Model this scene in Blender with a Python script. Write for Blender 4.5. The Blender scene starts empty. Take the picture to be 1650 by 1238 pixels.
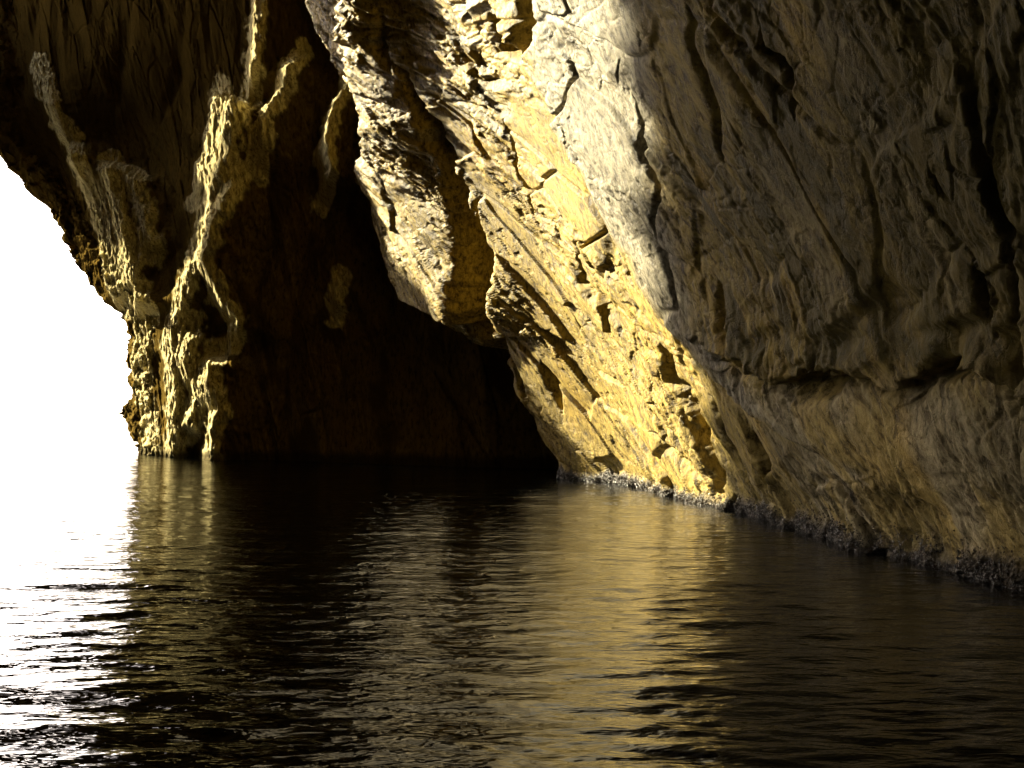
import bpy, math, random
import numpy as np

R = math.radians
S = bpy.context.scene
COL = S.collection

# ------------------------------------------------------------------ camera
CAM_H = 1.6
F_PX = 1600.0                       # focal length in pixels of the 1650 x 1238 photograph
HORIZON = 684.0
PITCH = math.atan((HORIZON - 619.0) / F_PX)
cam_d = bpy.data.cameras.new('camera')
cam = bpy.data.objects.new('camera', cam_d)
COL.objects.link(cam)
cam.location = (0, 0, CAM_H)
cam.rotation_euler = (R(90) + PITCH, 0, 0)
cam_d.sensor_width = 36
cam_d.lens = 36 * F_PX / 1650.0
cam_d.clip_start = 0.05
cam_d.clip_end = 9000
S.camera = cam

# ------------------------------------------------------------------ sky and sun
SUN_V = np.array([-0.68, 0.58, 0.45]); SUN_V /= np.linalg.norm(SUN_V)
SUN_EL = math.asin(SUN_V[2])
SUN_AZ = math.atan2(SUN_V[0], SUN_V[1])           # clockwise from +Y
w = bpy.data.worlds.new('World'); S.world = w; w.use_nodes = True
nt = w.node_tree; nt.nodes.clear()
sky = nt.nodes.new('ShaderNodeTexSky'); sky.sky_type = 'NISHITA'
sky.sun_disc = False
sky.sun_elevation = SUN_EL
sky.sun_rotation = SUN_AZ
sky.air_density = 0.45; sky.dust_density = 3.5; sky.ozone_density = 0.0
bg = nt.nodes.new('ShaderNodeBackground'); bg.inputs['Strength'].default_value = 0.10
wo = nt.nodes.new('ShaderNodeOutputWorld')
nt.links.new(sky.outputs[0], bg.inputs[0]); nt.links.new(bg.outputs[0], wo.inputs[0])

sun_d = bpy.data.lights.new('sun', 'SUN'); sun_d.energy = 5.0; sun_d.angle = R(0.6)
sun_d.color = (1.0, 0.88, 0.60)
sun = bpy.data.objects.new('sun', sun_d); COL.objects.link(sun)
from mathutils import Vector
sun.rotation_euler = Vector(SUN_V).to_track_quat('Z', 'Y').to_euler()

S.view_settings.view_transform = 'Standard'
S.view_settings.look = 'None'
S.view_settings.gamma = 1
S.view_settings.exposure = 2.6
S.cycles.max_bounces = 8
S.cycles.diffuse_bounces = 5
S.cycles.glossy_bounces = 5
S.cycles.use_denoising = True
S.cycles.sample_clamp_indirect = 6.0

# ------------------------------------------------------------------ maths helpers
CP, SP = math.cos(PITCH), math.sin(PITCH)
def project(x, y, z):
    """world -> pixel of the photograph"""
    zz = z - CAM_H
    d = y * CP + zz * SP
    u = -y * SP + zz * CP
    d = np.where(d > 0.3, d, 0.3)
    return 825 + F_PX * x / d, 619 - F_PX * u / d

_rng = np.random.RandomState(7)
_T = 256
_ang = _rng.rand(_T, _T) * 2 * np.pi
_GX, _GY = np.cos(_ang), np.sin(_ang)
_JX, _JY = _rng.rand(_T, _T), _rng.rand(_T, _T)
_RV = _rng.rand(_T, _T); _RT = _rng.rand(_T, _T) * 2 - 1; _RU = _rng.rand(_T, _T) * 2 - 1

def noise(x, y, seed=0):
    x = x + seed * 37.13; y = y + seed * 91.7
    xi = np.floor(x).astype(np.int64); yi = np.floor(y).astype(np.int64)
    fx = x - xi; fy = y - yi
    u = fx * fx * fx * (fx * (fx * 6 - 15) + 10); v = fy * fy * fy * (fy * (fy * 6 - 15) + 10)
    def g(dx, dy):
        i, j = (xi + dx) % _T, (yi + dy) % _T
        return _GX[i, j] * (fx - dx) + _GY[i, j] * (fy - dy)
    a = g(0, 0) * (1 - u) + g(1, 0) * u
    b = g(0, 1) * (1 - u) + g(1, 1) * u
    return (a * (1 - v) + b * v) * 1.5

def fbm(x, y, n=4, seed=0, gain=.5):
    r = 0; a = 1; t = 0
    for k in range(n):
        r = r + a * noise(x * 2 ** k, y * 2 ** k, seed + k * 3.3); t += a; a *= gain
    return r / t

def ridged(x, y, n=4, seed=0, gain=.5):
    r = 0; a = 1; t = 0
    for k in range(n):
        r = r + a * (1 - np.abs(noise(x * 2 ** k, y * 2 ** k, seed + k * 5.1)) * 2); t += a; a *= gain
    return r / t

def plates(x, y, seed=0, tilt=.8):
    """cells with an offset and a tilt of their own; returns offset field, edge distance"""
    x = x + seed * 17.7; y = y + seed * 53.1
    xi = np.floor(x).astype(np.int64); yi = np.floor(y).astype(np.int64)
    f1 = np.full(x.shape, 9.0); f2 = np.full(x.shape, 9.0); val = np.zeros(x.shape)
    for dx in (-1, 0, 1):
        for dy in (-1, 0, 1):
            i, j = (xi + dx) % _T, (yi + dy) % _T
            cx = xi + dx + _JX[i, j] - x; cy = yi + dy + _JY[i, j] - y
            d = np.sqrt(cx * cx + cy * cy)
            v = (_RV[i, j] - .5) + tilt * (cx * _RT[i, j] + cy * _RU[i, j])
            near = d < f1
            f2 = np.where(near, f1, np.minimum(f2, d))
            val = np.where(near, v, val)
            f1 = np.where(near, d, f1)
    e = f2 - f1
    return (val + .35) * sstep(0, .07, e), e

def sstep(a, b, x):
    t = np.clip((x - a) / (b - a), 0, 1)
    return t * t * (3 - 2 * t)

def polydist(px, py, poly):
    """unsigned distance, side (+ = right of the line when walking down), parameter 0..1"""
    P = np.array(poly, float)
    seg = np.hypot(*(P[1:] - P[:-1]).T); cum = np.concatenate([[0], np.cumsum(seg)]); L = cum[-1]
    best = np.full(px.shape, 1e9); side = np.ones(px.shape); tt = np.zeros(px.shape)
    for k in range(len(P) - 1):
        a, b = P[k], P[k + 1]; d = b - a; l2 = (d ** 2).sum()
        t = np.clip(((px - a[0]) * d[0] + (py - a[1]) * d[1]) / l2, 0, 1)
        qx = px - a[0] - t * d[0]; qy = py - a[1] - t * d[1]
        dd = np.hypot(qx, qy)
        s = d[1] * (px - a[0]) - d[0] * (py - a[1])
        m = dd < best
        best = np.where(m, dd, best); side = np.where(m, np.where(s > 0, 1.0, -1.0), side)
        tt = np.where(m, (cum[k] + t * seg[k]) / L, tt)
    return best, side, tt

def local(px, py, poly, pad):
    P = np.array(poly, float)
    return ((px > P[:, 0].min() - pad) & (px < P[:, 0].max() + pad) &
            (py > P[:, 1].min() - pad) & (py < P[:, 1].max() + pad))

def groove(D, px, py, poly, width, depth, taper=True):
    m = local(px, py, poly, width * 3)
    if not m.any(): return
    d, s, t = polydist(px[m], py[m], poly)
    wv = width * (np.sin(np.pi * np.clip(t, 0.02, .98)) ** .6 if taper else 1.0)
    D[m] -= depth * np.exp(-(d / wv) ** 2) * (np.sin(np.pi * np.clip(t, 0.02, .98)) ** .5 if taper else 1)

def saw(D, px, py, poly, flank, decay, height, ends=(.12, .12)):
    """ridge: steep flank on the left of the line (facing the sun), long fall on the right"""
    m = local(px, py, poly, decay * 3)
    if not m.any(): return
    d, s, t = polydist(px[m], py[m], poly)
    sd = d * s
    prof = np.where(sd < 0, np.clip(1 + sd / flank, 0, 1) ** 1.3, np.exp(-(sd / decay) ** 1.5))
    end = sstep(0, ends[0], t) * (1 - sstep(1 - ends[1], 1, t)) if ends[1] > 0 else sstep(0, ends[0], t)
    dend = np.where((t <= 0) | ((t >= 1) & (ends[1] > 0)), 0, 1)
    D[m] += height * prof * end * dend

def grid_mesh(name, X, Y, Z, mat, keep=None, attrs=None, parent=None, smooth=True, face=None):
    n, k = X.shape
    me = bpy.data.meshes.new(name)
    idx = np.arange(n * k).reshape(n, k)
    q = np.stack([idx[:-1, :-1], idx[1:, :-1], idx[1:, 1:], idx[:-1, 1:]], -1).reshape(-1, 4)
    if keep is not None or face is not None:
        kk = np.ones((n - 1) * (k - 1), bool) if keep is None else (keep[:-1, :-1] & keep[1:, :-1] & keep[1:, 1:] & keep[:-1, 1:]).reshape(-1)
        if face is not None: kk = kk & face[:-1, :-1].reshape(-1)
        q = q[kk]
        used = np.zeros(n * k, bool); used[q.reshape(-1)] = True
        remap = np.cumsum(used) - 1
        q = remap[q]
    else:
        used = np.ones(n * k, bool)
    co = np.stack([X, Y, Z], -1).reshape(-1, 3)[used]
    me.vertices.add(len(co)); me.vertices.foreach_set('co', co.astype(np.float32).reshape(-1))
    me.loops.add(len(q) * 4); me.loops.foreach_set('vertex_index', q.astype(np.int32).reshape(-1))
    me.polygons.add(len(q))
    me.polygons.foreach_set('loop_start', (np.arange(len(q)) * 4).astype(np.int32))
    me.polygons.foreach_set('use_smooth', np.full(len(q), smooth))
    me.update(calc_edges=True)
    if attrs:
        for an, av in attrs.items():
            at = me.attributes.new(an, 'FLOAT', 'POINT')
            at.data.foreach_set('value', av.reshape(-1)[used].astype(np.float32))
    me.materials.append(mat)
    o = bpy.data.objects.new(name, me); COL.objects.link(o)
    if parent: o.parent = parent
    return o

def normals(X, Y, Z):
    ax, bx = np.gradient(X); ay, by = np.gradient(Y); az, bz = np.gradient(Z)
    nx = ay * bz - az * by; ny = az * bx - ax * bz; nz = ax * by - ay * bx
    l = np.sqrt(nx ** 2 + ny ** 2 + nz ** 2) + 1e-9
    return nx / l, ny / l, nz / l

def curve(pts, y):
    """smooth interpolation of x over the second coordinate"""
    P = np.array(pts, float); o = np.argsort(P[:, 1]); P = P[o]
    x = np.interp(y, P[:, 1], P[:, 0])
    h = (y[-1] - y[0]) / 400 if y.ndim == 1 else .3
    acc = 0
    for k in range(-6, 7):
        acc = acc + np.interp(y + k * .28, P[:, 1], P[:, 0])
    return acc / 13

# ------------------------------------------------------------------ materials
def new_mat(name):
    m = bpy.data.materials.new(name); m.use_nodes = True
    n = m.node_tree; n.nodes.clear()
    out = n.nodes.new('ShaderNodeOutputMaterial'); p = n.nodes.new('ShaderNodeBsdfPrincipled')
    n.links.new(p.outputs[0], out.inputs['Surface'])
    return m, n, p

def N(n, t, **kw):
    x = n.nodes.new(t)
    for k, v in kw.items():
        if k in x.inputs: x.inputs[k].default_value = v
        else: setattr(x, k, v)
    return x

def ramp(n, fac, stops):
    r = n.nodes.new('ShaderNodeValToRGB'); e = r.color_ramp.elements
    while len(e) < len(stops): e.new(.5)
    for i, (p, c) in enumerate(stops):
        e[i].position = p; e[i].color = (*c, 1) if len(c) == 3 else c
    n.links.new(fac, r.inputs[0]); return r

def mix(n, fac, a, b, mode='MIX'):
    m = n.nodes.new('ShaderNodeMix'); m.data_type = 'RGBA'; m.blend_type = mode
    for s, v in ((m.inputs[0], fac), (m.inputs[6], a), (m.inputs[7], b)):
        if hasattr(v, 'links'): n.links.new(v, s)
        else: s.default_value = v if isinstance(v, float) else (*v, 1)
    return m.outputs[2]

def rock_material(name, ochre, grey, dark, bump=.6, rough=(.55, .85), spec=.4):
    """attributes: 'pale' (0 ochre .. 1 grey; far wall: painted sunlight), 'wet' (tide band), 'tone' (patches; far wall: also painted shade)"""
    m, n, p = new_mat(name)
    tc = N(n, 'ShaderNodeTexCoord')
    mp = N(n, 'ShaderNodeMapping'); mp.inputs['Scale'].default_value = (1, 1, .45)
    n.links.new(tc.outputs['Object'], mp.inputs[0])
    n1 = N(n, 'ShaderNodeTexNoise', Scale=.9, Detail=8.0, Roughness=.62); n.links.new(mp.outputs[0], n1.inputs['Vector'])
    n2 = N(n, 'ShaderNodeTexNoise', Scale=7.0, Detail=8.0, Roughness=.7); n.links.new(mp.outputs[0], n2.inputs['Vector'])
    n3 = N(n, 'ShaderNodeTexNoise', Scale=34.0, Detail=6.0, Roughness=.7); n.links.new(tc.outputs['Object'], n3.inputs['Vector'])
    pale = N(n, 'ShaderNodeAttribute', attribute_name='pale').outputs['Fac']
    wet = N(n, 'ShaderNodeAttribute', attribute_name='wet').outputs['Fac']
    tone = N(n, 'ShaderNodeAttribute', attribute_name='tone').outputs['Fac']
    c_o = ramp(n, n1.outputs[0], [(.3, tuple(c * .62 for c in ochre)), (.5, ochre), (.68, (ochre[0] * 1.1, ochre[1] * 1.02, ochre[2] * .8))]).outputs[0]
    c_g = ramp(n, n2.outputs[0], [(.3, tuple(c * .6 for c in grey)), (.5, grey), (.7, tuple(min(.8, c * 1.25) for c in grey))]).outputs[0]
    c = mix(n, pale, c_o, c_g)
    if name == 'sunlit_limestone':
        r1 = N(n, 'ShaderNodeMapping'); r1.inputs['Rotation'].default_value = (R(-48), 0, 0); n.links.new(tc.outputs['Object'], r1.inputs[0])
        r2 = N(n, 'ShaderNodeMapping'); r2.inputs['Scale'].default_value = (1, .10, 1); n.links.new(r1.outputs[0], r2.inputs[0])
        ns = N(n, 'ShaderNodeTexNoise', Scale=7.0, Detail=9.0, Roughness=.72, Distortion=.4); n.links.new(r2.outputs[0], ns.inputs['Vector'])
        st = ramp(n, ns.outputs[0], [(.37, (.14, .11, .07)), (.45, (.7, .66, .58)), (.5, (1, 1, 1)), (.66, (1.25, 1.22, 1.12))]).outputs[0]
        c = mix(n, .8, c, st, 'MULTIPLY')
        bs = N(n, 'ShaderNodeBump', Strength=.7, Distance=.05); n.links.new(ns.outputs[0], bs.inputs['Height'])
    sp = ramp(n, n2.outputs[0], [(.38, (.16, .14, .10)), (.45, (.75, .73, .68)), (.55, (1, 1, 1)), (.70, (1.3, 1.26, 1.15))]).outputs[0]
    c = mix(n, .75, c, sp, 'MULTIPLY')
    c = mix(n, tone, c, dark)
    dn = N(n, 'ShaderNodeTexNoise', Scale=3.0, Detail=5.0); n.links.new(mp.outputs[0], dn.inputs['Vector'])
    dv = n.nodes.new('ShaderNodeVectorMath'); dv.operation = 'MULTIPLY_ADD'
    n.links.new(dn.outputs['Color'], dv.inputs[0]); dv.inputs[1].default_value = (.9, .9, .9); n.links.new(mp.outputs[0], dv.inputs[2])
    vc = N(n, 'ShaderNodeTexVoronoi', Scale=2.6, feature='DISTANCE_TO_EDGE'); n.links.new(dv.outputs[0], vc.inputs['Vector'])
    ck = ramp(n, vc.outputs['Distance'], [(.0, (0, 0, 0)), (.035, (1, 1, 1))])
    c = mix(n, .25, c, ck.outputs[0], 'MULTIPLY')
    c = mix(n, wet, c, (.026, .019, .010))
    n.links.new(c, p.inputs['Base Color'])
    rr = N(n, 'ShaderNodeMapRange'); n.links.new(n2.outputs[0], rr.inputs[0])
    rr.inputs[1].default_value = .3; rr.inputs[2].default_value = .7
    rr.inputs[3].default_value = rough[0]; rr.inputs[4].default_value = rough[1]
    wr = N(n, 'ShaderNodeMix'); wr.data_type = 'FLOAT'
    n.links.new(wet, wr.inputs[0]); n.links.new(rr.outputs[0], wr.inputs[2]); wr.inputs[3].default_value = .34
    n.links.new(wr.outputs[0], p.inputs['Roughness'])
    p.inputs['Specular IOR Level'].default_value = spec
    b1 = N(n, 'ShaderNodeBump', Strength=bump, Distance=.06); n.links.new(n2.outputs[0], b1.inputs['Height'])
    vo = N(n, 'ShaderNodeTexVoronoi', Scale=26.0); n.links.new(tc.outputs['Object'], vo.inputs['Vector'])
    b3 = N(n, 'ShaderNodeBump', Distance=.03); n.links.new(vo.outputs['Distance'], b3.inputs['Height'])
    if name == 'sunlit_limestone': n.links.new(bs.outputs[0], b3.inputs['Normal'])
    n.links.new(wet, b3.inputs['Strength']); n.links.new(b3.outputs[0], b1.inputs['Normal'])
    b4 = N(n, 'ShaderNodeBump', Strength=.45, Distance=.02); n.links.new(ck.outputs[0], b4.inputs['Height'])
    n.links.new(b3.outputs[0], b4.inputs['Normal']); n.links.new(b4.outputs[0], b1.inputs['Normal'])
    b2 = N(n, 'ShaderNodeBump', Strength=bump * .8, Distance=.02); n.links.new(n3.outputs[0], b2.inputs['Height'])
    n.links.new(b1.outputs[0], b2.inputs['Normal'])
    n.links.new(b2.outputs[0], p.inputs['Normal'])
    return m

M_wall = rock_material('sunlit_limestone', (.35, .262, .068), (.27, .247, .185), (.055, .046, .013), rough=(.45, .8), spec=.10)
M_far = rock_material('shaded_limestone', (.13, .088, .022), (.72, .62, .33), (.045, .028, .006), rough=(.7, .95), spec=.0)  # far-wall limestone: shade put into its base colours, sunlight into the pale one

def water_material():
    m, n, p = new_mat('sea_water')
    p.inputs['Base Color'].default_value = (.0008, .0013, .0014, 1)
    p.inputs['Roughness'].default_value = .035
    p.inputs['IOR'].default_value = 1.46
    tc = N(n, 'ShaderNodeTexCoord')
    mp = N(n, 'ShaderNodeMapping'); mp.inputs['Scale'].default_value = (.38, 1.0, 1)
    mp.inputs['Rotation'].default_value = (0, 0, R(6))
    n.links.new(tc.outputs['Object'], mp.inputs[0])
    a = N(n, 'ShaderNodeTexNoise', Scale=8.0, Detail=3.0, Roughness=.5, Distortion=.3)
    n.links.new(mp.outputs[0], a.inputs['Vector'])
    b = N(n, 'ShaderNodeBump', Strength=.75, Distance=.035); n.links.new(a.outputs[0], b.inputs['Height'])
    n.links.new(b.outputs[0], p.inputs['Normal'])
    return m
M_water = water_material()

def tag(o, label=None, cat=None, kind=None, group=None):
    if label: o['label'] = label
    if cat: o['category'] = cat
    if kind: o['kind'] = kind
    if group: o['group'] = group
    return o

# ------------------------------------------------------------------ rock relief
def rock_relief(a, b, seed, big=.35, mid=.16, small=.05, fine=.018, along=2.6, calm=1.0):
    """a across the bedding, b along it (metres)"""
    wa = a + .35 * fbm(a / 2.2, b / 4, 3, seed + 1); wb = b + .8 * fbm(a / 2, b / 3, 2, seed + 2)
    D = big * fbm(a / 3.6, b / 8, 3, seed)
    v, e = plates(wa / 1.3, wb / (1.3 * along), seed + 3)
    D += mid * v
    D -= mid * .5 * np.exp(-(e / .05) ** 2) * sstep(-.1, .4, fbm(a / 3, b / 3, 2, seed + 9))
    rough = sstep(-.25, .35, fbm(a / 2.6, b / 5, 3, seed + 11))
    rough = rough * calm; small = small * (.15 + .85 * calm); fine = fine * (.3 + .7 * calm)
    v2, e2 = plates(wa / .36, wb / (.36 * along), seed + 5)
    D += small * v2 * (.25 + rough) - small * .5 * np.exp(-(e2 / .08) ** 2) * rough
    D += small * .9 * (ridged(wa / .22, wb / .9, 3, seed + 7) - .5) * (.2 + rough)
    D += fine * fbm(a / .12, b / .25, 3, seed + 8) * (.4 + 1.2 * rough)
    return D, rough

# ------------------------------------------------------------------ the sunlit right wall
PLAN_R = [(7.5, -14), (6.9, -8), (6.2, -2), (5.6, 3), (5.25, 7), (5.05, 9.8), (4.72, 12.4), (4.45, 14.9), (4.15, 18.7),
          (3.5, 24.4), (2.9, 26.6), (1.9, 28.6), (.9, 30.6), (-.1, 33), (-1.0, 36), (-1.6, 39), (-1.6, 44)]
def right_wall():
    ya = [-12.0]
    while ya[-1] < 42:
        y = ya[-1]
        ya.append(y + (.0019 * y if y > 5 else .014 + (5 - y) * .03))
    ya = np.array(ya)
    za = np.concatenate([np.linspace(-.8, 9, 620), np.linspace(9.02, 24, 560)])
    Yg, Zg = np.meshgrid(ya, za, indexing='ij')
    X0 = curve(PLAN_R, ya)[:, None]
    lean = np.interp(Yg, [0, 8, 12, 22, 30, 40], [.22, .30, .34, .35, .34, .28])
    Xg = X0 - lean * np.maximum(Zg, -1) - .006 * np.maximum(Zg - 4, 0) ** 2
    nx, ny, nz = normals(Xg, Yg, Zg)
    sgn = -np.sign(nx.mean()); nx, ny, nz = nx * sgn, ny * sgn, nz * sgn
    px, py = project(Xg, Yg, Zg)
    # bedding coordinates: steep near the camera, dipping at 45 degrees farther in
    g = np.interp(Yg, [4, 9, 25, 40], [-.15, .05, .95, 1.0])
    a = Yg - g * Zg; b = Zg * 1.2
    calm = np.ones(px.shape)
    for cx, cy, rx_, ry_ in [(895, 255, 60, 95), (960, 330, 40, 70), (840, 400, 30, 90), (900, 500, 35, 60), (1060, 460, 40, 80), (1120, 90, 45, 110), (1400, 700, 150, 70),
                             (930, 640, 45, 60), (1330, 330, 60, 130), (985, 200, 40, 90), (1180, 700, 40, 60), (800, 330, 20, 60)]:
        q = np.hypot((px - cx + .45 * (cy - py)) / rx_, (py - cy) / ry_)
        calm = np.minimum(calm, sstep(.75, 1.25, q + .35 * fbm(px / 25, py / 45, 3, 38)))
    D, rough = rock_relief(a, b, 2, calm=calm, big=.26, mid=.10 + .06 * sstep(14, 24, Yg), small=.05 + .02 * sstep(14, 24, Yg), fine=.022)
    up = sstep(500, 80, py) * sstep(1150, 850, px)
    D += up * (.15 + .85 * calm) * sstep(-.35, .25, fbm(px / 70, py / 110, 3, 39)) * (.26 * (ridged(a / .9, b / 2.2, 4, 31) - .45) + .10 * plates(a / .5, b / .9, 33)[0])
    gx = px + 9 * fbm(px / 60, py / 60, 2, 35); gy = py + 8 * fbm(px / 30, py / 30, 3, 37)
    G = lambda poly, wd, dp, tp=True: groove(D, gx, gy, poly, wd, dp, tp)
    # the crevice right of the hanging slab
    G([(655, 90), (690, 170), (722, 240), (742, 330), (765, 420), (800, 540)], 8, 1.6)
    G([(768, 330), (776, 420), (786, 500), (800, 600)], 14, 2.6)
    G([(740, 290), (764, 390), (786, 480), (806, 560), (850, 640)], 7, 1.4)
    G([(640, 0), (640, 60), (655, 110)], 6, .4)
    # holes by the top
    G([(795, 20), (815, 70), (850, 100)], 13, .9)
    G([(850, -20), (858, 40), (852, 90)], 10, .8)
    # cracks in the lit face
    for pl, wd, dp in [([(822, 190), (835, 260), (860, 320), (875, 350)], 4, .35),
                       ([(995, 350), (985, 372), (955, 390), (935, 410)], 5, .4),
                       ([(935, 405), (950, 450), (985, 490), (1000, 540)], 9, .35),
                       ([(1010, 395), (1015, 440), (1030, 460)], 4, .3),
                       ([(875, 580), (890, 620), (905, 665)], 11, .45),
                       ([(960, 590), (1010, 620)], 7, .35),
                       ([(1030, 150), (1045, 220), (1075, 300), (1078, 380)], 5, .4),
                       ([(1062, 545), (1085, 600), (1115, 660), (1150, 745)], 13, .75),
                       ([(1130, 620), (1165, 680), (1195, 750), (1215, 790)], 8, .4),
                       ([(1218, 690), (1240, 735), (1248, 790)], 9, .45),
                       ([(1145, 730), (1160, 790), (1170, 805)], 10, .4),
                       ([(1060, 690), (1110, 740), (1140, 770)], 9, .3),
                       ([(1165, 450), (1185, 520), (1215, 570)], 9, .35),
                       ([(1115, 0), (1130, 80), (1160, 170), (1170, 260)], 14, .25),
                       ([(1230, 10), (1245, 70), (1285, 110), (1290, 190)], 8, .22),
                       ([(1575, 420), (1590, 480), (1600, 545)], 16, .45),
                       ([(1505, 260), (1520, 310), (1545, 330)], 6, .12),
                       ([(1430, 880), (1445, 900)], 12, .25),
                       ([(1180, 800), (1190, 830)], 8, .3)]:
        G(pl, wd * .55, dp * .7)
    # the pale rib stands proud of the ochre face
    d, s, t = polydist(px, py, [(840, 60), (905, 150), (960, 270), (1020, 390), (1080, 500), (1180, 600), (1300, 690), (1420, 760)])
    rib = np.where(s > 0, np.exp(-(d / 80) ** 2), np.clip(1 - d / 12, 0, 1))
    D += .28 * rib * (1 - sstep(.75, 1, t))
    # overhanging ledge over the lower bulge
    led = [(1110, 500), (1160, 545), (1225, 585), (1285, 600), (1345, 585), (1410, 590), (1470, 618), (1530, 600), (1600, 590), (1680, 640), (1800, 680)]
    d, s, t = polydist(px, py, led)
    wob = 34 * fbm(px / 110, py / 110, 4, 51) + 8 * plates(px / 28, py / 28, 50)[0]
    above = s > 0                                    # walking left to right: upper side
    below = (~above)
    sdl = np.where(above, -d, d) + wob
    # s>0 means px right of a downward line; for this eastward line it is the upper side
    prof = np.where(sdl < 0, np.exp(-(np.abs(sdl) / 130) ** 1.4), np.clip(1 - sdl / 7, 0, 1))
    D += .24 * prof * sstep(0, .12, t) * sstep(-.5, .2, fbm(px / 90, py / 90, 2, 53))
    D -= .14 * np.exp(-((sdl - 12) / 10) ** 2) * sstep(0, .15, t) * sstep(-.2, .3, fbm(px / 50, py / 50, 2, 52) + .15)
    D += .22 * np.exp(-((sdl - 110) / 90) ** 2) * sstep(0, .3, t)          # the bulge below
    G([(1285, 600), (1315, 618), (1350, 620), (1385, 600)], 15, .55)
    G([(1210, 575), (1240, 590)], 12, .35)
    G([(1500, 612), (1545, 592), (1560, 575)], 12, .35)
    # the bright hanging slab on the far side
    slab = [(590, -60), (585, 60), (625, 190), (605, 330), (640, 400), (700, 470), (752, 505)]
    d, s, t = polydist(px, py, slab)
    D += .9 * np.where(s > 0, np.exp(-(d / 75) ** 2), np.clip(1 - d / 10, 0, 1)) * (py < 540)
    # the dark hollow under the slab and left of the lit face
    d, s, t = polydist(gx, gy, [(560, 420), (640, 470), (748, 520), (772, 540), (796, 530), (812, 560), (838, 615), (872, 680), (908, 748), (918, 800)])
    D -= 3.2 * sstep(0, 90, np.where(s < 0, d, 0)) * (gy > 380)
    pit = sstep(.30, .42, noise(a / .16, b / .3, 66)) * sstep(-.1, .3, fbm(a / 1.5, b / 3, 2, 67))
    D -= .035 * pit * (.4 + .6 * sstep(12, 24, Yg)) + .03 * sstep(.34, .46, noise(a / .4, b / 1.2, 68)) * sstep(14, 24, Yg) * (.3 + .7 * calm)
    D -= .016 * np.exp(-(noise(a / 1.1 + .3 * noise(a / .3, b / .5, 41), b / 3.2, 42) / .03) ** 2) * (.25 + .75 * calm)
    D -= .013 * np.exp(-(noise(a / .45 + .3 * noise(a / .15, b / .3, 43), b / 1.1, 44) / .05) ** 2) * sstep(-.1, .3, fbm(a / 2, b / 3, 2, 45))
    v3, e3 = plates(a / .17 + .5 * noise(a / .3, b / .6, 46), b / .33, 47)
    D += .022 * v3 * sstep(-.15, .2, fbm(a / 1.2, b / 2.5, 3, 48)) * calm
    # tide band
    tide = .22 + .26 * fbm(Yg / 1.3, Zg, 4, 61) + .05 * noise(Yg * 4, Zg, 62)
    wet = sstep(tide + .12, tide - .05, Zg)
    vb, eb = plates(Yg / .055, Zg / .05, 64)
    D += wet * (.03 * vb + .07 * fbm(Yg / .6, Zg / .3, 3, 63)) + .14 * wet * sstep(.5, 0, Zg)
    Xg, Yn, Zn = Xg + nx * D, Yg + ny * D, Zg + nz * D
    # colour zones of the rock, tone darker towards the upper right
    d, s, t = polydist(px, py, [(800, -200), (860, 60), (905, 150), (960, 270), (1020, 390), (1080, 500), (1180, 600), (1300, 690), (1450, 800)])
    sd = d * s + 25 * fbm(px / 70, py / 110, 3, 71)
    d2, s2, t2 = polydist(px, py, [(1040, -50), (1050, 120), (1080, 330), (1130, 520), (1260, 640), (1400, 760)])
    sd2 = d2 * s2 + 20 * fbm(px / 60, py / 90, 3, 72)
    pale = sstep(-10, 12, sd) * sstep(25, -15, sd2)
    pale = np.maximum(pale, .45 * sstep(.12, .35, fbm(a / .9, b / 5, 4, 73)) * sstep(1100, 1250, px))
    pale = np.maximum(pale, (.25 + .5 * sstep(-.1, .25, fbm(a / .8, b / 3, 4, 40))) * sstep(1150, 1300, px) * sstep(560, 640, py))
    pale = np.maximum(pale, .7 * sstep(.1, .3, fbm(a / .6, b / 2, 4, 75)) * up)
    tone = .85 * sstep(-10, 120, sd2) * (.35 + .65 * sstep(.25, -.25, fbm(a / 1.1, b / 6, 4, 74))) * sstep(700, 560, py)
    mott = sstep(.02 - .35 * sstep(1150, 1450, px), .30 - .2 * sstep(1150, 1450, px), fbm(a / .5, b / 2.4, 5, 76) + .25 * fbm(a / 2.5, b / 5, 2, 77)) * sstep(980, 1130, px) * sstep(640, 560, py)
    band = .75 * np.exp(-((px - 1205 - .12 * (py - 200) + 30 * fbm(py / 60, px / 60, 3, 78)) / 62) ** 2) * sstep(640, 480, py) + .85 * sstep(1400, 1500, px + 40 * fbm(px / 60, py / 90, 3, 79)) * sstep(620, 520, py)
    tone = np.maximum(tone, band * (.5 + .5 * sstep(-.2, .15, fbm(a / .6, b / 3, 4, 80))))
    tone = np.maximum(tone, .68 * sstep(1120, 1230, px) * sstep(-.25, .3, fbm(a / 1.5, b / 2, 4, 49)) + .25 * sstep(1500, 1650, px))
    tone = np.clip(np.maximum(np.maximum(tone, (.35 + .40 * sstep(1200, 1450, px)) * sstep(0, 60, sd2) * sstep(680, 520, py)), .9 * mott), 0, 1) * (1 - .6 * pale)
    d, s, t = polydist(px, py, [(640, -400), (645, 0), (655, 90), (690, 170), (722, 240), (742, 330), (765, 420), (800, 520), (822, 620), (840, 700), (850, 900)])
    is_slab = (s < 0) & (Yg > 20)
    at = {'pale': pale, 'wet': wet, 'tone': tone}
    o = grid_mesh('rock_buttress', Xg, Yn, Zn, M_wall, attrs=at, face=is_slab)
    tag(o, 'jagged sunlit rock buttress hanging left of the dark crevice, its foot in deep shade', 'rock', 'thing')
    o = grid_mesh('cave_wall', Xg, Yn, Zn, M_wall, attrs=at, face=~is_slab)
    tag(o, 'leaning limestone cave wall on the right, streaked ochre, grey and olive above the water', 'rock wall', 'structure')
    return o
right_wall()

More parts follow.
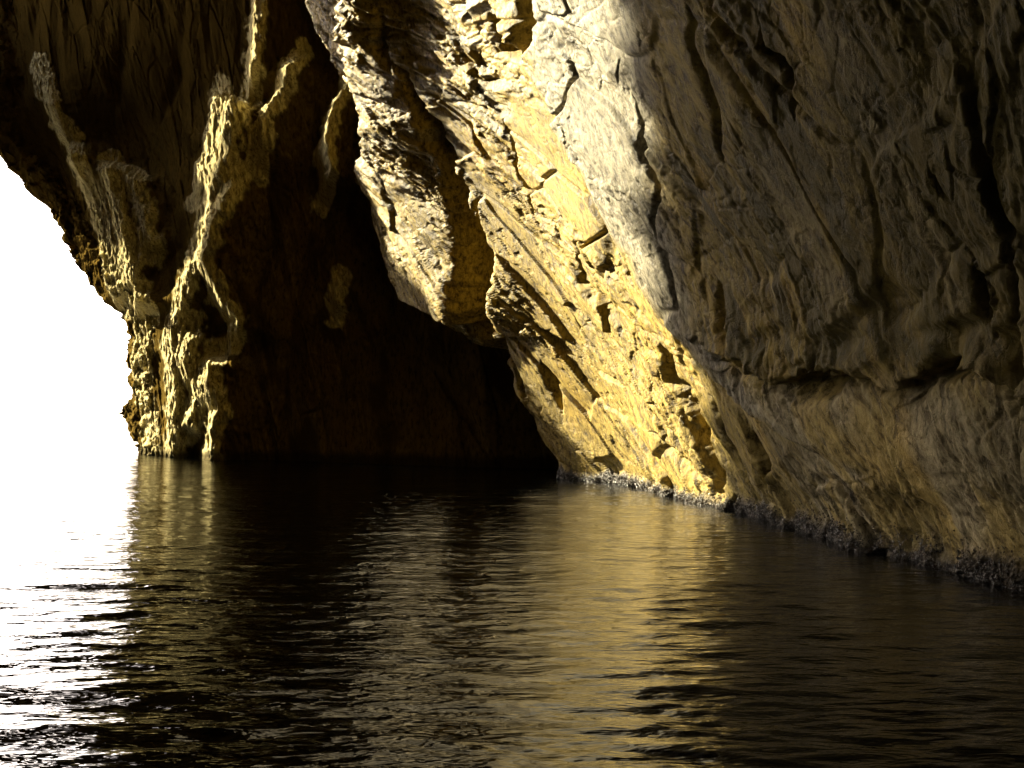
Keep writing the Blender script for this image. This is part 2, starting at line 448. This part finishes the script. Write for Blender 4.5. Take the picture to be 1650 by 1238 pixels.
# ------------------------------------------------------------------ the dark far wall with its folds
def far_wall():
    ua = np.linspace(7, -46, 1280)
    za = np.concatenate([np.linspace(-.8, 22, 560), np.linspace(22.05, 40, 330)])
    Ug, Zg = np.meshgrid(ua, za, indexing='ij')
    Xg = Ug.copy()
    Yg = 35.6 + np.interp(-(Xg + 1), [0, 12, 20, 27, 60], [0, 9.4, 20.0, 27.2, 55.0]) * sstep(22, 15, Zg) + np.interp(-(Xg + 1), [0, 60], [0, 50.5]) * sstep(15, 22, Zg)
    Yg = np.where(Xg > -1, 35.6 + .12 * (-(Xg + 1)), Yg) + 1.2
    Yg = Yg - .05 * np.maximum(Zg - 4, 0)
    nx, ny, nz = normals(Xg, Yg, Zg)
    nx, ny, nz = .2, -.98, -.02                      # the folds stand out into the cave
    px, py = project(Xg, Yg, Zg)
    a = Xg * 1.25 + .25 * Zg; b = Zg
    D, rough = rock_relief(a, b, 12, big=.22, mid=.14, small=.06, fine=.025, along=3)
    D += .30 * (ridged(a / 3.0 + .4 * noise(a / 3, b / 6, 95), b / 16, 3, 93) - .5) + .05 * fbm(a / .5, b / 1.5, 4, 94)
    Sx = px + 7 * fbm(px / 30, py / 45, 3, 81) + 3 * noise(px / 8, py / 12, 82); Sy = py + 5 * noise(px / 25, py / 25, 83)
    RID = [ # polyline (top to bottom), flank px, decay px, height m, ends
        ([(62, 105), (85, 165), (120, 235), (150, 290), (175, 345)], 20, 30, 2.2, (.45, .2)),
        ([(130, 235), (150, 290), (165, 330), (190, 420), (212, 500)], 42, 30, 2.5, (.2, .1)),
        ([(190, 270), (205, 330), (222, 400), (236, 460), (250, 520)], 30, 24, 3.0, (.15, .1)),
        ([(222, 290), (242, 345), (254, 390), (260, 425)], 18, 24, 1.6, (.2, .2)),
        ([(430, -60), (414, 60), (408, 165)], 14, 40, 2.2, (.02, .15)),
        ([(404, 150), (394, 200), (386, 250), (350, 330), (334, 400), (318, 450), (296, 520), (290, 560), (296, 640), (290, 760)], 50, 30, 2.8, (.12, 0)),
        ([(356, 140), (352, 200), (338, 260), (318, 330)], 20, 18, 1.9, (.25, .2)),
        ([(385, 175), (378, 220), (365, 270)], 14, 14, 1.2, (.25, .25)),
        ([(490, 90), (462, 150), (436, 200), (424, 250), (418, 290)], 20, 30, 1.8, (.3, .2)),
        ([(398, 290), (376, 340), (352, 390), (342, 440), (362, 490), (388, 520), (380, 555)], 18, 34, 1.8, (.2, .12)),
        ([(575, 115), (552, 180), (530, 215), (524, 260), (528, 300), (516, 330)], 18, 40, 3.4, (.2, .15)),
        ([(325, 520), (310, 580), (328, 640), (314, 700)], 16, 20, 1.3, (.2, .1)),
        ([(352, 565), (348, 620), (360, 660), (352, 700), (346, 760)], 24, 30, 2.2, (.15, 0)),
        ([(548, 448), (540, 475), (541, 510)], 8, 20, .8, (.3, .3)),
        ([(240, 470), (240, 580), (246, 660), (256, 760)], 36, 26, 1.6, (.1, 0)),
    ]
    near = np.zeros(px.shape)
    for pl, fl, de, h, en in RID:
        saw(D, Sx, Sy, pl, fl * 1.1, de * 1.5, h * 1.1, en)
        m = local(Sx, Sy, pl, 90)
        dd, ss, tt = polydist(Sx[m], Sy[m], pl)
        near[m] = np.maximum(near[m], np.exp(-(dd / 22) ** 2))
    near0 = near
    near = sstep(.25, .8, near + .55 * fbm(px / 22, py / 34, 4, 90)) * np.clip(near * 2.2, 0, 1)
    D += near * (.30 * (ridged(a / .5, b / .9, 4, 91) - .4) + .10 * plates(a / .35, b / .5, 92)[0])
    for pl, wd, dp in [([(225, 200), (260, 260), (290, 320)], 5, .3), ([(100, 0), (130, 60), (140, 110)], 14, .4),
                       ([(60, 0), (50, 80), (20, 200)], 12, .4), ([(545, 440), (570, 490), (600, 560)], 6, .4),
                       ([(430, 300), (440, 400), (400, 500), (380, 640)], 8, .35), ([(500, 380), (470, 520), (450, 700)], 12, .5),
                       ([(700, 600), (760, 680), (790, 740)], 8, .4), ([(215, 0), (190, 120), (185, 200)], 14, .4),
                       ([(300, 0), (290, 120), (260, 200)], 14, .4)]:
        groove(D, px, py, pl, wd, dp)
    # rim of the cave mouth: the rock turns away behind this edge and has thickness
    rim = [(-22, -900), (-20, 0), (-18, 150), (0, 245), (35, 275), (60, 315), (95, 345), (110, 385), (135, 430), (165, 475), (200, 505),
           (213, 540), (212, 600), (213, 640), (208, 652), (206, 672), (210, 690), (214, 700), (224, 730), (235, 800)]
    rx = px + 14 * fbm(px / 20, py / 20, 4, 85) + 10 * noise(px / 40, py / 40, 86) + 9 * plates(px / 13, py / 16, 84)[0]
    d, s, t = polydist(rx, py, rim)
    sd = d * s                                         # + inside the rock
    edge = np.clip(-sd / 60.0, 0, 1)
    D += 1.0 * np.exp(-((sd - 20) / 18) ** 2) * (1 + .8 * fbm(px / 14, py / 18, 3, 87))
    Xn, Yn, Zn = Xg + nx * D, Yg + ny * D, Zg + nz * D
    Yn = Yn + np.where(sd < 0, edge * 9, 0); Xn = Xn + np.where(sd < 0, -sd * .034, 0)
    keep = sd > -60
    wet = sstep(.6, .2, Zg + .15 * noise(Xg, Zg, 88)) * .8
    pale = .85 * sstep(.3, .9, near)  # sunlight painted as paler colour along the ridges
    tone = np.maximum(sstep(0, .35, fbm(a / 2, b / 3, 4, 89)) * .8, .75 * sstep(330, 230, py + .3 * px)) * (1 - pale)  # random patches, plus shade painted into the upper left
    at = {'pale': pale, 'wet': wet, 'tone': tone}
    d, s, t = polydist(px, py, [(380, -300), (385, 120), (372, 200), (330, 262), (240, 268), (180, 240), (100, 150), (40, 100), (-300, -100)])
    d2, s2, t2 = polydist(px, py, [(470, 60), (440, 200), (428, 300), (392, 420), (402, 520), (390, 600), (380, 800)])
    pil = (s < 0) & (s2 < 0)
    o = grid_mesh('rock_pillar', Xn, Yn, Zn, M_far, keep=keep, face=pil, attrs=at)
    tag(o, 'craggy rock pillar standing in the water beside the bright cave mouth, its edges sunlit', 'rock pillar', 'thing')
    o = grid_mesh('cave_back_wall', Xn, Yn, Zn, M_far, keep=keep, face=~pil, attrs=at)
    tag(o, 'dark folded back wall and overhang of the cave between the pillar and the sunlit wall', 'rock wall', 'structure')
far_wall()

# ------------------------------------------------------------------ rock outside the frame that shapes the daylight
def sheet(name, P00, P10, P11, P01, n, k, label, amp=1.2, holes=None):
    u, v = np.meshgrid(np.linspace(0, 1, n), np.linspace(0, 1, k), indexing='ij')
    P = [(1 - u) * (1 - v) * P00[i] + u * (1 - v) * P10[i] + u * v * P11[i] + (1 - u) * v * P01[i] for i in range(3)]
    nx, ny, nz = normals(*P)
    s1 = math.dist(P00, P10); s2 = math.dist(P00, P01)
    D = amp * fbm(u * s1 / 6, v * s2 / 8, 4, sum(map(ord, name)) % 7 + 3) + .4 * plates(u * s1 / 2, v * s2 / 3, 5)[0]
    z = np.zeros(u.shape)
    o = grid_mesh(name, P[0] + nx * D, P[1] + ny * D, P[2] + nz * D, M_far, attrs={'pale': z, 'wet': z, 'tone': z + .4})
    tag(o, label, 'rock', 'structure')
    return o

def prism(name, outline, x0, x1, label, cat='cliff', shear=0):
    """added light-blocking mass: outline in (y, z), thickness along x from x0 to x1, roughened"""
    import bmesh
    bm = bmesh.new()
    A = [bm.verts.new((x0, y, z)) for y, z in outline]
    B = [bm.verts.new((x1, y + shear * .853 * (x0 - x1), z + (shear * .662 * (x0 - x1) if z > 5 else 0))) for y, z in outline]
    bm.faces.new(A); bm.faces.new(B[::-1])
    for i in range(len(A)):
        j = (i + 1) % len(A); bm.faces.new((A[i], B[i], B[j], A[j]))
    bmesh.ops.recalc_face_normals(bm, faces=bm.faces)
    bmesh.ops.triangulate(bm, faces=bm.faces)
    me = bpy.data.meshes.new(name); bm.to_mesh(me); bm.free(); me.materials.append(M_far)
    o = bpy.data.objects.new(name, me); COL.objects.link(o)
    tag(o, label, cat, 'structure'); return o

def to_sun_plane(p, x):
    t = (x - p[0]) / SUN_V[0]
    return p[1] + SUN_V[1] * t, p[2] + SUN_V[2] * t

def wall_point(qx, qy):
    """point of the (undisplaced) right wall seen at a pixel"""
    ys = np.linspace(6, 40, 1200)
    lean = np.interp(ys, [0, 8, 12, 22, 30, 40], [.22, .30, .34, .35, .34, .28])
    k = (619 - qy) / F_PX
    # ray: direction (dx, dy, dz)
    dx, dy, dz = (qx - 825) / F_PX, CP - k * SP, SP + k * CP
    z = CAM_H + ys / dy * dz; x = ys / dy * dx
    X = curve(PLAN_R, ys) - lean * np.maximum(z, -1) - .006 * np.maximum(z - 4, 0) ** 2
    f = x - X
    i = np.where(f[:-1] * f[1:] <= 0)[0]
    i = i[0] if len(i) else np.argmin(np.abs(f))
    return np.array([X[i], ys[i], z[i]])

XB = -36.0
edge_px = [(560, -40), (585, 60), (612, 200), (598, 330), (650, 415), (700, 470), (750, 510), (800, 540), (835, 590), (870, 650), (905, 705), (932, 748), (945, 765)]
E = [to_sun_plane(wall_point(*q), XB) for q in edge_px]
print('EDGE', [(q, tuple(round(float(v), 1) for v in wall_point(*q)), tuple(round(float(v), 1) for v in e)) for q, e in zip(edge_px, E)])
near_px = [(1180, -40), (1150, 200), (1180, 400), (1260, 640), (1300, 850)]
Nn = [to_sun_plane(wall_point(*q), XB) for q in near_px]
print('NEAR', [(tuple(round(float(v), 1) for v in wall_point(*q)), tuple(round(float(v), 1) for v in e)) for q, e in zip(near_px, Nn)])

# ------------------------------------------------------------------ unseen cave shell, with rock added to shape the daylight
far_edge = [(60.4, -2), (60.4, 26), (60.8, 28), (62.2, 28.3), (62.5, 29), (62.4, 31), (61.2, 32.6), (58.6, 34.6), (57.0, 36.2), (56.0, 46)]
prism('sun_block_cliff', far_edge + [(62.8, 46), (62.8, 29), (63.5, 26), (63.5, -2)], -36, -52, 'tall unseen cliff added to shade the far end of the right wall', shear=1)  # added blocker, outline follows the shadow edge wanted on the wall
near_px = [(1065, -40), (1062, 150), (1080, 330), (1105, 470), (1150, 620), (1190, 800)]
ne = [tuple(map(float, to_sun_plane(wall_point(*q), XB))) for q in near_px]
ne = [(float(np.interp(k, range(len(ne)), [e[0] for e in ne])) + random.Random(k * 7).uniform(-1.9, 1.9), float(np.interp(k, range(len(ne)), [e[1] for e in ne]))) for k in np.arange(0, len(ne) - .9, .12)]
near_edge = [(ne[0][0] - 1, 46)] + ne + [(ne[-1][0] + .3, -2)]
prism('sun_block_wall', near_edge + [(42, -2), (42, 46)], -36, -44, 'unseen rock wall on the left, its edge shaped to stop the sunlight', 'rock wall')  # unseen blocker, jagged edge shaped to end the sun patch softly
sheet('cave_side_rock', (-37, 47, -2), (-13.8, 23.5, -2), (-13.8, 23.5, 34), (-37, 47, 50), 140, 160, 'rock wall closing the left side of the cave', amp=1.0)
sheet('low_arch', (-13.8, 23.5, 4.6), (-12.5, 7, 3.2), (-12.5, 7, 34), (-13.8, 23.5, 34), 140, 120, 'unseen rock over a low opening added to light the right wall', amp=.8)  # gap beneath is added to let side light onto the near wall
sheet('cave_rear_rock', (-12.5, 7, -2), (-12.5, -14, -2), (-12.5, -14, 34), (-12.5, 7, 34), 110, 140, 'rock wall on the left behind the boat', amp=.8)
prism('sky_block_sill', [(40, -2), (62, -2), (62, 24.6), (58, 24.9), (55, 24.3), (51, 25.0), (40, 25)], -36.5, -41, 'unseen rock sill added to cut the sky light from the left', 'rock wall')  # added to close the slot below the sun and lower the ambient light
sheet('cave_roof', (6, -16, 19.5), (-52, -16, 58), (-52, 62, 58), (-1, 62, 24), 160, 200, 'high dark rock roof of the cave')
sheet('cave_rear_wall', (9, -13, -2), (-44, -13, -2), (-44, -13, 52), (3, -13, 26), 120, 100, 'dark rock closing the cave behind the boat')

# ------------------------------------------------------------------ the sea
def sea():
    fine = [1.2]
    while fine[-1] < 75: fine.append(fine[-1] * 1.0052)
    while fine[-1] < 6000: fine.append(fine[-1] * 1.06)
    r = np.array(fine)
    phi = np.concatenate([np.linspace(-170, -36, 50), np.linspace(-35.8, 36, 620), np.linspace(38, 170, 40)]) * math.pi / 180
    Rg, Ph = np.meshgrid(r, phi, indexing='ij')
    X = Rg * np.sin(Ph); Y = Rg * np.cos(Ph)
    rng = np.random.RandomState(5)
    Z = np.zeros(X.shape)
    sp = np.maximum(Rg * .0052, Rg * .0021)
    wx = X + .15 * fbm(X / 2.5, Y / 2.5, 2, 5); wy = Y + .15 * fbm(X / 2.5, Y / 2.5, 2, 6)
    gust = .75 + .6 * fbm(X / 7, Y / 12, 3, 7)
    for k in range(120):
        lam = .09 * (1.0 / .09) ** (rng.rand() ** 1.15)
        th = rng.randn() * .34 + .10
        kk = 2 * math.pi / lam
        slope = .0175 * (lam / .4) ** -.35
        amp = slope / kk
        fade = np.clip((lam / sp - 2.5) / 4, 0, 1)
        Z += amp * fade * np.sin(kk * (wx * math.sin(th) + wy * math.cos(th)) + rng.rand() * 6.28)
    for k in range(30):
        lam = 1.0 * (5.0 ** rng.rand()); th = rng.randn() * .4 + .1; kk = 2 * math.pi / lam
        Z += .0055 / kk * np.clip((lam / sp - 2.5) / 4, 0, 1) * np.sin(kk * (wx * math.sin(th) + wy * math.cos(th)) + rng.rand() * 6.28)
    Z *= gust * (1 - sstep(300, 900, Rg))
    o = grid_mesh('sea_water', X, Y, Z, M_water)
    tag(o, kind='structure')
sea()

# ------------------------------------------------------------------ small things at the waterline
def shell_material():
    m, n, p = new_mat('mussel_shell')
    tc = N(n, 'ShaderNodeTexCoord')
    a = N(n, 'ShaderNodeTexNoise', Scale=9.0, Detail=3.0); n.links.new(tc.outputs['Object'], a.inputs['Vector'])
    c = ramp(n, a.outputs[0], [(.35, (.010, .007, .005)), (.55, (.030, .021, .013)), (.7, (.085, .065, .042))])
    n.links.new(c.outputs[0], p.inputs['Base Color'])
    p.inputs['Roughness'].default_value = .2
    return m

def mussels():
    """a crust of small wet shells along the waterline of the right wall"""
    rng = np.random.RandomState(11)
    dg = bpy.context.evaluated_depsgraph_get()
    from mathutils.bvhtree import BVHTree
    wall = bpy.data.objects['cave_wall']
    base = np.array([(0, 0, 1), (.34, 0, .1), (-.34, 0, .1), (0, .2, .0), (0, -.2, .0), (0, 0, -1), (.2, .12, .6), (-.2, -.12, -.5)], float)
    tris = np.array([(0, 1, 3), (0, 3, 2), (0, 2, 4), (0, 4, 1), (5, 3, 1), (5, 2, 3), (5, 4, 2), (5, 1, 4)])
    vs, fs = [], []
    cnt = 0
    for k in range(20000):
        y = 6.5 * (31 / 6.5) ** rng.rand()
        z = -.02 + abs(rng.randn()) * (.10 + .09 * rng.rand())
        if z > .5: continue
        ok, loc, nrm, _ = wall.ray_cast(Vector((-3.0 + (0 if y < 26 else -3), y, z)), Vector((1, 0, 0)))
        if not ok: continue
        if noise(np.array([loc.y / .35]), np.array([z / .2]), 111)[0] < -.28: continue
        sz = rng.uniform(.010, .024) * (1 + y / 50)
        R1 = np.linalg.qr(rng.randn(3, 3))[0]
        vs.append(base[:6] @ R1 * sz + np.array(loc) + np.array([-.006, 0, 0]))
        fs.append(tris + cnt * 6); cnt += 1
    V = np.concatenate(vs); F = np.concatenate(fs)
    me = bpy.data.meshes.new('mussels')
    me.vertices.add(len(V)); me.vertices.foreach_set('co', V.astype(np.float32).reshape(-1))
    me.loops.add(len(F) * 3); me.loops.foreach_set('vertex_index', F.astype(np.int32).reshape(-1))
    me.polygons.add(len(F)); me.polygons.foreach_set('loop_start', (np.arange(len(F)) * 3).astype(np.int32))
    me.update(calc_edges=True)
    me.materials.append(shell_material())
    o = bpy.data.objects.new('mussels', me); COL.objects.link(o)
    tag(o, 'glistening dark crust of small wet shells along the waterline of the right wall', 'shells', 'stuff')
mussels()
